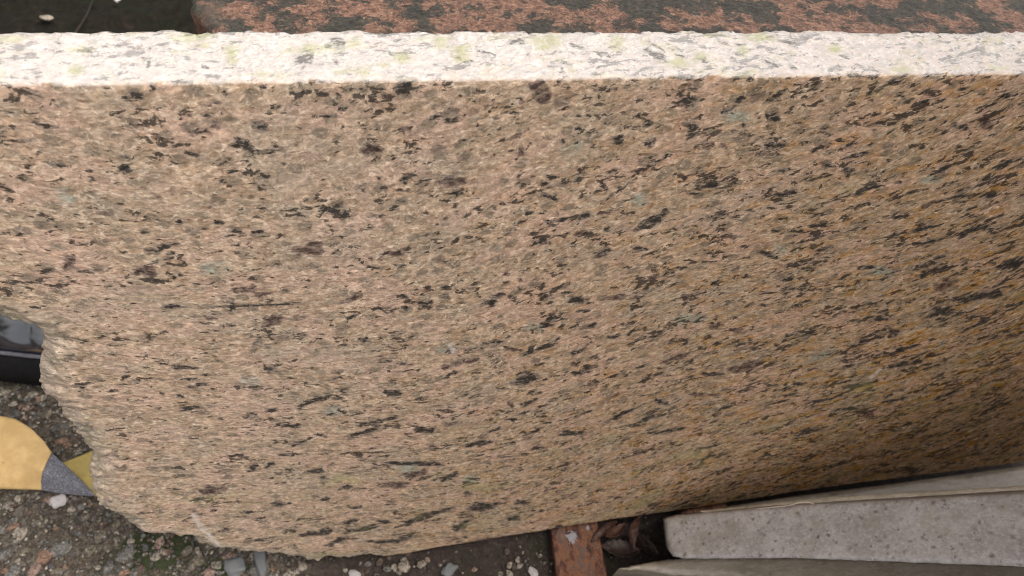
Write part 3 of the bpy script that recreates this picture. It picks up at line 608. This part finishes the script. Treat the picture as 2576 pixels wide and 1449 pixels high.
# ------------------------------------------------------------------ slabs standing in front at the lower right
def edge_slab(name, px, mat, label, lean=(0, 0), noise_amp=.0004, seed=0, chips=(), step_=.002, grp=None, zbot=.001):
    """px: (x, y, depth) of the outline of its upper edge; the body goes down to the ground."""
    P = np.array([at_depth(p[:2], p[2]) if len(p) == 3 else np.array(p[:3]) for p in px])
    c = P.mean(0); u_, s_, vt = np.linalg.svd(P - c); nn_ = vt[2]
    if nn_[2] < 0: nn_ = -nn_
    e1 = nrm(P[1] - P[0]); e1 = nrm(e1 - e1.dot(nn_) * nn_); e2 = np.cross(nn_, e1)
    q = [( (p - c).dot(e1), (p - c).dot(e2)) for p in P]
    lpz = [tuple(p + noise_amp * np.array([pnoise(p[0], p[1], seed, 220), pnoise(p[0], p[1], seed + 5, 220)])) for p in resample([np.array(a_) for a_ in q + [q[0]]], step_)]
    V2, TRI, nl = cdt_fill(lpz, step_, step_ * .5)
    d = dist_poly(V2, lpz + [lpz[0]])
    h = -.0012 * np.clip(1 - d / .002, 0, 1) ** 2 + np.array([.00012 * pnoise(a, b, seed, 300) for a, b in V2])
    top = c + V2[:, :1] * e1 + V2[:, 1:] * e2 + h[:, None] * nn_
    ring = c + np.array(lpz)[:, :1] * e1 + np.array(lpz)[:, 1:] * e2 - .0012 * nn_
    VVs = [top]; lv = [list(range(nl))]; b = len(V2)
    for f_ in (.02, .3, 1.0):
        rr = ring.copy(); rr[:, 2] = ring[:, 2] * (1 - f_) + zbot * f_
        rr[:, 0] += lean[0] * (ring[:, 2] - zbot) * f_; rr[:, 1] += lean[1] * (ring[:, 2] - zbot) * f_
        VVs.append(rr); lv.append(list(range(b, b + nl))); b += nl
    Fx = [tuple(f) for f in TRI]
    for a_, b_ in zip(lv[:-1], lv[1:]):
        for i in range(nl): j = (i + 1) % nl; Fx.append((a_[i], b_[i], b_[j], a_[j]))
    Fx.append(tuple(lv[-1]))
    A_ = np.vstack(VVs); o0 = A_[:, :].mean(0); o0[2] = zbot
    me = mesh(name, A_ - o0, Fx)
    bm = bmesh.new(); bm.from_mesh(me); bmesh.ops.recalc_face_normals(bm, faces=bm.faces); bm.to_mesh(me); bm.free()
    o = link(name, me, mat, smooth=True); o.location = tuple(o0); tag(o, label, 'stone slab', grp)
    return o
def dz(px, py, z): r = ray((px, py)); return (z - CAM[2]) / r[2]      # depth at which a pixel's ray meets height z
def pz(px, py, z): return (px, py, dz(px, py, z))
edge_slab('stone_slab', [pz(1822, 1274, .016), pz(2000, 1247, .016), pz(2300, 1208, .016), pz(2700, 1152, .016), pz(2700, 1236, .016), pz(2100, 1275, .016), pz(1900, 1290, .016), pz(1822, 1292, .016)],
          M_BROWN, 'smooth grey brown stone slab wedged between the cream slab and the pale ledge', seed=2, noise_amp=.0002)
edge_slab('stone_slab', [pz(1760, 1284, .040), pz(2100, 1247, .046), pz(2576, 1220, .055), pz(2700, 1214, .057), pz(2700, 1262, .057), pz(2300, 1285, .050), pz(1800, 1300, .041)],
          M_LEDGE, 'narrow pale beige stone ledge between the grey brown slab and the purple spotted slab', seed=3, noise_amp=.0002)
Sb = [(1667, 1305, .475), (1674, 1296, .474), (1700, 1291, .471), (1990, 1273, .435), (2300, 1256, .398), (2576, 1241, .370)]
Sf = [(2576, 1425, .350), (2300, 1415, .378), (2000, 1408, .415), (1720, 1403, .450), (1690, 1396, .455), (1678, 1380, .460)]
def away(p, q, k): return at_depth(p[:2], p[2]) + (at_depth(p[:2], p[2]) - at_depth(q[:2], q[2])) * k
xb_ = away(Sb[-1], Sb[3], 1.6); xf_ = away(Sf[0], Sf[2], 1.6)
edge_slab('stone_slab', Sb + [tuple(xb_) + (0,), tuple(xf_) + (0,)] + Sf, M_GREY,
          'pale grey sawn slab edge with purple and olive specks and a rounded left end', seed=4, noise_amp=.00035, lean=(.35, .30))
edge_slab('stone_slab', [pz(1555, 1430, .030), pz(1640, 1412, .030), pz(1730, 1402, .030), pz(2000, 1400, .030), pz(2700, 1420, .030), pz(2700, 1560, .030), pz(1900, 1530, .030), pz(1860, 1450, .030), pz(1700, 1446, .030), pz(1620, 1434, .030)],
          M_BEIGE, 'beige stone slab with a dark broken left edge at the bottom right corner', seed=5, noise_amp=.0006)

# ------------------------------------------------------------------ rusty flat bars under the slabs
def bar(px, z0, z1, label, salt=None):
    P = np.array([on_z(p, z1) for p in px]); n_u, n_v = 46, 90
    a, b, c, d = P                                   # far left, far right, near right, near left
    U = np.linspace(0, 1, n_u)[None, :, None]; Vv = np.linspace(0, 1, n_v)[:, None, None]
    G = (a * (1 - U) + b * U) * (1 - Vv) + (d * (1 - U) + c * U) * Vv
    h = np.array([[.0005 * pnoise(q[0], q[1], 3, 190) for q in r] for r in G]); G[:, :, 2] += h
    e = np.minimum(np.minimum(U, 1 - U) * n_u, 1)[..., 0]; G[:, :, 2] -= .0010 * (1 - np.clip(e * np.ones((n_v, 1)), 0, 1))
    top = G.reshape(-1, 3); me = grid_mesh('steel_bar', G)
    bm = bmesh.new(); bm.from_mesh(me); be = [x_ for x_ in bm.edges if x_.is_boundary]
    r = bmesh.ops.extrude_edge_only(bm, edges=be)
    for v in [g_ for g_ in r['geom'] if isinstance(g_, bmesh.types.BMVert)]: v.co.z = z0
    bmesh.ops.contextual_create(bm, geom=[x_ for x_ in bm.edges if x_.is_boundary]); bmesh.ops.recalc_face_normals(bm, faces=bm.faces)
    bm.to_mesh(me); bm.free()
    vco = np.array([v.co[:] for v in me.vertices]); s = np.zeros(len(vco))
    for (sx0, sy0, rr) in (salt or []):
        c0 = on_z((sx0, sy0), z1); s = np.maximum(s, np.clip(1 - np.hypot(vco[:, 0] - c0[0], vco[:, 1] - c0[1]) / rr, 0, 1))
    fattr(me, 'salt', s)
    o = link('steel_bar', me, M_RUST, smooth=False); tag(o, label, 'steel bar', 'rusty bars under the slabs'); return o
bar([(1368, 1200), (1484, 1200), (1540, 1520), (1412, 1520)], 0.0, .0095, 'wide rusty steel bar with a whitish crust sticking out from under the cream slab', [(1438, 1350, .0075), (1478, 1328, .003)])
bar([(1712, 1225), (1822, 1225), (1840, 1330), (1716, 1330)], 0.0, .013, 'short stretch of orange rusty steel showing behind the left end of the pale grey slab')

# ------------------------------------------------------------------ dry leaves in the gap
M_LEAF = simple('dry_leaf', (.062, .026, .015), .5, .45, 300, .4, .45); M_LEAF2 = simple('brown_leaf', (.03, .016, .011), .5, .4, 300, .4, .4)
def leaf(px, py, z, ln, wd, rot, curl, mat, label, fold=.5, tilt=.3):
    U = np.linspace(-1, 1, 15); Vv = np.linspace(0, 1, 25)
    G = np.zeros((25, 15, 3))
    for j, v in enumerate(Vv):
        hw = wd * math.sin(pi * min(1, v * .97 + .02)) ** .75 * (1 + .10 * math.sin(v * 40))
        for i, u in enumerate(U):
            a = u * curl; G[j, i] = (math.sin(a) / max(.2, curl) * hw, (v - .5) * ln, (1 - math.cos(a)) / max(.2, curl) * hw + fold * ln * (v - .5) ** 2 + .0008 * pnoise(u, v * 3, px, 2))
    me = grid_mesh('leaf', G); o = link('dry_leaf', me, mat, smooth=True)
    s = o.modifiers.new('thick', 'SOLIDIFY'); s.thickness = .0004
    p = on_z((px, py), z); o.location = tuple(p); o.rotation_euler = (tilt, .3, rot); return tag(o, label, 'leaf', 'dead leaves in the gap')
leaf(1545, 1345, .010, .024, .0045, 2.2, 1.5, M_LEAF, 'pointed reddish brown dead leaf with its tip towards the rusty bar', .8, .5)
leaf(1590, 1330, .014, .024, .0042, .15, 1.1, M_LEAF, 'upright rolled orange brown dead leaf beside the left end of the grey slab', .9, .9)
leaf(1520, 1330, .012, .022, .0032, -.9, 1.6, M_LEAF, 'thin curled dead leaf under the lower edge of the cream slab', 1.2, .6)
leaf(1560, 1385, .004, .028, .0075, 1.4, .9, M_LEAF2, 'dark brown flattened dead leaf lowest in the gap', .4, .1)
leaf(1620, 1370, .004, .022, .006, .8, .7, M_LEAF2, 'dull brown dead leaf half hidden by the grey slab', .5, .2)

# ------------------------------------------------------------------ curled abrasive sheet
M_YEL = NT('yellow_backing'); o_ = M_YEL.obj()
c_ = M_YEL.mix(M_YEL.step(M_YEL.noise(o_, 110, 5, .6), .35, .7), (.37, .235, .095), (.45, .30, .13))
c_ = M_YEL.mix(M_YEL.step(M_YEL.noise(o_, 900, 4, .7), .55, .8, 0, .3), c_, (.60, .44, .22))
c_ = M_YEL.mix(M_YEL.step(M_YEL.noise(M_YEL.scale(o_, (1, 1, 1), (4, 4, 4)), 260, 2, .5), .70, .78, 0, .6), c_, (.25, .15, .06))
M_YEL = M_YEL.done(c_, .7, M_YEL.bump(M_YEL.noise(o_, 1200, 3), .0003, .5), .25)
g_ = NT('grey_grit'); o_ = g_.obj(); cc_ = g_.ramp(g_.noise(o_, 900, 6, .85), [(.38, (.05, .048, .055)), (.52, (.125, .12, .135)), (.66, (.36, .35, .39))])
M_GRIT = g_.done(cc_, .55, g_.bump(g_.noise(o_, 1800, 3, .8), .0010, .9), .5)
M_YEL2 = simple('yellow_backing_dull', (.30, .22, .07), .7, .2, 90, .2, .15)
sheet = bpy.data.objects.new('sandpaper', None); COL.objects.link(sheet); sc0 = on_z((100, 1200)); sheet.location = tuple(sc0)
tag(sheet, 'curled yellow backed sandpaper with a grey gritty side on the concrete left of the slab', 'sandpaper')
def coons(top_, right_, bot_, left_, n=26):
    """bilinear surface between four pixel polylines, each point (x, y, height)"""
    def rs(c):
        c = np.array([list(on_z(p[:2], p[2])) for p in c]); s = np.r_[0, np.cumsum(np.linalg.norm(np.diff(c, axis=0), axis=1))]; s /= s[-1]
        t = np.linspace(0, 1, n); return np.stack([np.interp(t, s, c[:, k]) for k in range(3)], 1)
    a, b, c, d = rs(top_), rs(right_), rs(bot_), rs(left_)
    s = np.linspace(0, 1, n)[None, :, None]; t = np.linspace(0, 1, n)[:, None, None]
    S = (1 - t) * a[None] + t * c[None] + (1 - s) * d[:, None] + s * b[:, None] - ((1 - t) * (1 - s) * a[0] + (1 - t) * s * a[-1] + t * (1 - s) * c[0] + t * s * c[-1])
    return S, s, t
def patch(name, S, mat, th=.0005):
    me = grid_mesh(name, S - np.array(sc0)); o = link(name, me, mat, sheet, True); m_ = o.modifiers.new('t', 'SOLIDIFY'); m_.thickness = th; m_.offset = -1; return o
# rolled sheet: high along its middle, coming down to the ground along the lower edge
S, s, t = coons([(-150, 1052, .004), (-60, 1046, .007), (0, 1047, .010), (40, 1055, .012), (80, 1080, .014), (110, 1110, .015), (130, 1139, .016)],
                [(130, 1139, .016), (117, 1165, .019), (107, 1190, .017), (104, 1210, .012), (106, 1232, .006)],
                [(-150, 1224, .006), (0, 1229, .006), (106, 1232, .006)],
                [(-150, 1052, .004), (-150, 1130, .018), (-150, 1190, .014), (-150, 1224, .006)])
patch('backing', S, M_YEL)
S, s, t = coons([(130, 1140, .0157), (160, 1168, .012), (200, 1205, .007), (239, 1246, .002)],
                [(239, 1246, .002), (240, 1247, .0018)],
                [(106, 1233, .0057), (150, 1240, .0045), (200, 1245, .003), (240, 1247, .0018)],
                [(130, 1140, .0157), (117, 1166, .0187), (107, 1191, .0167), (104, 1211, .0117), (106, 1233, .0057)])
patch('grit_side', S, M_GRIT)
S, s, t = coons([(120, 1180, .0008), (165, 1162, .0012), (206, 1146, .0015), (238, 1132, .0015)],
                [(238, 1132, .0015), (244, 1190, .0015), (250, 1250, .0008)],
                [(120, 1225, .0006), (180, 1240, .0007), (250, 1250, .0008)], [(120, 1180, .0008), (120, 1225, .0006)])
patch('lower_sheet', S, M_YEL2)

# ------------------------------------------------------------------ loose white stone and light chips
def loose(px, py, r, el, ang, seed, mat, label, z=.002, name='stone_chip', cat='stone chip', sq=.6):
    me = pebble_mesh(seed, 3, sq); me.shade_smooth(); me.materials.append(mat)
    o = place_pebble(px, py, r, me, ang, el, z, name); return tag(o, label, cat)
loose(151, 1264, .0046, 1.1, .3, 41, PW, 'white rounded stone lying just below the sandpaper', .0025, 'white_stone', 'stone')
PG = simple('bluish_stone', (.115, .115, .112), .6, .3, 200, .3, .2)
loose(592, 1427, .0068, .9, .9, 42, PG, 'light grey angular stone chip left of the pale blue grey splinter', .001)
loose(655, 1405, .0036, 3.2, 1.75, 43, PG, 'long pale blue grey splinter lying upright in the picture below the slab', .001, 'stone_splinter', 'stone')
loose(893, 1447, .0030, 1.3, 2.3, 44, PW, 'white chip on the bottom margin right of the slab corner', .001)
loose(1017, 1427, .0038, 1.1, .3, 45, PM[3], 'small cream chip below the sawn lower edge', .001)
loose(1130, 1434, .0036, 1.5, .5, 46, PG, 'flat bluish grey chip with a tan one at its side left of the rusty bar', .001)
loose(1340, 1440, .0027, 1.5, 2.2, 47, PW, 'whitish chip touching the left side of the rusty bar', .001)
loose(1060, 1420, .0026, 1.2, .3, 48, PM[3], 'tiny tan chip among dirt under the slab', .001)
for i in range(26):
    o = place_pebble(random.uniform(860, 1370), random.uniform(1375, 1449), random.uniform(.0010, .0024), PB[random.choice([0, 3, 3, 6, 1, 4, 4]) + 8 * random.randrange(3)], random.uniform(0, 3), 1.3, parent=GROUND)
M_TWIG = simple('twig', (.022, .016, .012), .8, .2, 300, .5, .3)
def tube(name, pts, r, mat, par=None, seg=8, up=None):
    P = np.array(pts, float); s = np.r_[0, np.cumsum(np.linalg.norm(np.diff(P, axis=0), axis=1))]; t = np.linspace(0, s[-1], 40)
    P = np.stack([np.interp(t, s, P[:, k]) for k in range(3)], 1)
    for _ in range(3): P[1:-1] = (P[:-2] + 2 * P[1:-1] + P[2:]) / 4
    o0 = P[0].copy(); rings_ = []
    for i in range(40):
        d = nrm(P[min(39, i + 1)] - P[max(0, i - 1)]); a = nrm(np.cross(d, (0, .3, 1))); b = np.cross(d, a); rr = r * (1 - .5 * i / 39)
        rings_.append([P[i] - o0 + rr * (cos(q) * a + sin(q) * b) for q in np.linspace(0, 2 * pi, seg + 1)])
    me = grid_mesh(name, np.array(rings_)); o = link(name, me, mat, par, True); o.location = tuple(o0); return o
o = tube('twig', [on_z((185, 90), .004), on_z((203, 62), .005), on_z((219, 36), .005), on_z((236, -6), .004)], .0012, M_TWIG); tag(o, 'thin dark twig lying on the shaded soil behind the slab', 'twig')
loose(119, 51, .0040, 1.5, .0, 50, PM[3], 'tan chip on the dark soil left of the twig', .003, 'soil_chip', 'stone chip')
loose(297, 6, .0034, .9, .5, 51, PW, 'small bright white chip on the dark soil at the top margin', .003, 'soil_chip', 'stone chip')
# bleached plant fibres caught on the lower right slabs
M_FIB = simple('dry_fibre', (.55, .45, .36), .6, .3, 100, 0, .2)
o = tube('dry_fibre', [at_depth((1855, 1290), .452), at_depth((1900, 1281), .446), at_depth((1990, 1271), .430), at_depth((2010, 1264), .428), at_depth((2030, 1262), .426), at_depth((2048, 1268), .424)], .0004, M_FIB)
tag(o, 'thin bleached plant fibre curling over the upper arris of the grey slab', 'plant fibre')

# ------------------------------------------------------------------ glossy black boot behind the break
M_GLOSS = NT('glossy_black'); o_ = M_GLOSS.obj()
M_GLOSS.b.inputs['IOR'].default_value = 2.2
M_GLOSS = M_GLOSS.done((.012, .011, .014), .09, M_GLOSS.bump(M_GLOSS.noise(o_, 60, 2), .0020, .5), .5)
M_MATTE = simple('matte_black', (.005, .0045, .0045), .8, .1, 200, .3, .3); M_WELT = simple('welt', (.06, .056, .065), .35, .6, 300, .3, .3)
boot = bpy.data.objects.new('boot', None); COL.objects.link(boot)
b0 = on_z((60, 968)); boot.location = tuple(b0); tag(boot, 'glossy black boot with a matt black sole seen through the notch left of the slab', 'boot')
ex = nrm(on_z((120, 975)) - on_z((0, 962))); ey = np.array([-ex[1], ex[0], 0])
xa, xb = -.22, .045
def sect(prof, name, mat, nx=90, bulge=0., wob=0.):
    xs = np.linspace(xa, xb, nx); G = np.zeros((len(prof), nx, 3))
    for j, (yy, zz_) in enumerate(prof):
        for i, x_ in enumerate(xs):
            e = max(0, (x_ - (xb - .03)) / .03); rr = 1 - .6 * e ** 2
            f_ = wob * (math.sin(x_ * 230 - yy * 120 + 2 * pnoise(x_, yy, 5, 40)) * .5 + .9 * math.exp(-((x_ + .020 - yy * .45) / .0045) ** 2) + .9 * math.exp(-((x_ + .036 - yy * .5) / .005) ** 2)) * min(1, max(0, (yy - .012) / .02))
            G[j, i] = ex * x_ + ey * (yy + .02 * e ** 2) + np.array([0, 0, zz_ * (rr if zz_ > .02 else 1) + f_])
    me = grid_mesh(name, G); bm = bmesh.new(); bm.from_mesh(me); bmesh.ops.recalc_face_normals(bm, faces=bm.faces); bm.to_mesh(me); bm.free()
    o = link(name, me, mat, boot, True); return o
sole = [(.004, 0.0)] + [(.004 - .007 * math.sin(a), .012 - .012 * math.cos(a)) for a in np.linspace(.2, 1.7, 8)] + [(-.001, .019), (.004, .0235), (.012, .0245), (.10, .0245), (.10, 0)]
sect(sole, 'sole', M_MATTE)
sect([(.0105 + .0016 * math.cos(a), .0255 + .0014 * math.sin(a)) for a in np.linspace(-pi, pi, 9)], 'welt', M_WELT)
sect([(.012, .024)] + [(.013 + .055 * u, .027 + .040 * math.sin(u * pi / 2) ** .8) for u in np.linspace(0, 1, 30)] + [(.085, .055), (.10, .0255)], 'upper', M_GLOSS, wob=.0065)

# ------------------------------------------------------------------ two tall slabs added out of view on the right to shade the lower right
def shade_slab(x0, y0, y1, h, lean, mat, label, seed):
    bm = bmesh.new()
    n_u, n_v = 24, 24; th = .03
    for side in (0, 1):
        for j in range(n_v + 1):
            for i in range(n_u + 1):
                u, v = i / n_u, j / n_v
                bm.verts.new((x0 + side * th + lean * v * h, y0 + (y1 - y0) * u + .001 * pnoise(u, v, seed, 9), max(.001, h * v + (.004 * pnoise(u, seed, 1, 6) if v == 1 else 0))))
    bm.verts.ensure_lookup_table(); K_ = (n_u + 1) * (n_v + 1); ix = lambda s_, i, j: bm.verts[s_ * K_ + j * (n_u + 1) + i]
    for i in range(n_u):
        for j in range(n_v):
            for s_ in (0, 1): bm.faces.new((ix(s_, i, j), ix(s_, i + 1, j), ix(s_, i + 1, j + 1), ix(s_, i, j + 1)))
    for i in range(n_u):
        for j in (0, n_v): bm.faces.new((ix(0, i, j), ix(0, i + 1, j), ix(1, i + 1, j), ix(1, i, j)))
    for j in range(n_v):
        for i in (0, n_u): bm.faces.new((ix(0, i, j), ix(0, i, j + 1), ix(1, i, j + 1), ix(1, i, j)))
    bmesh.ops.recalc_face_normals(bm, faces=bm.faces); me = bpy.data.meshes.new('stone_slab'); bm.to_mesh(me); bm.free()
    return tag(link('stone_slab', me, mat), label, 'stone slab')
shade_slab(.470, -.62, -.03, .98, .0, M_BROWN, 'tall grey brown slab added out of view on the right to cast shade', 3)
shade_slab(.51, -.60, -.03, .85, .0, M_BEIGE, 'tall beige slab added out of view behind the grey brown one to cast shade', 8)
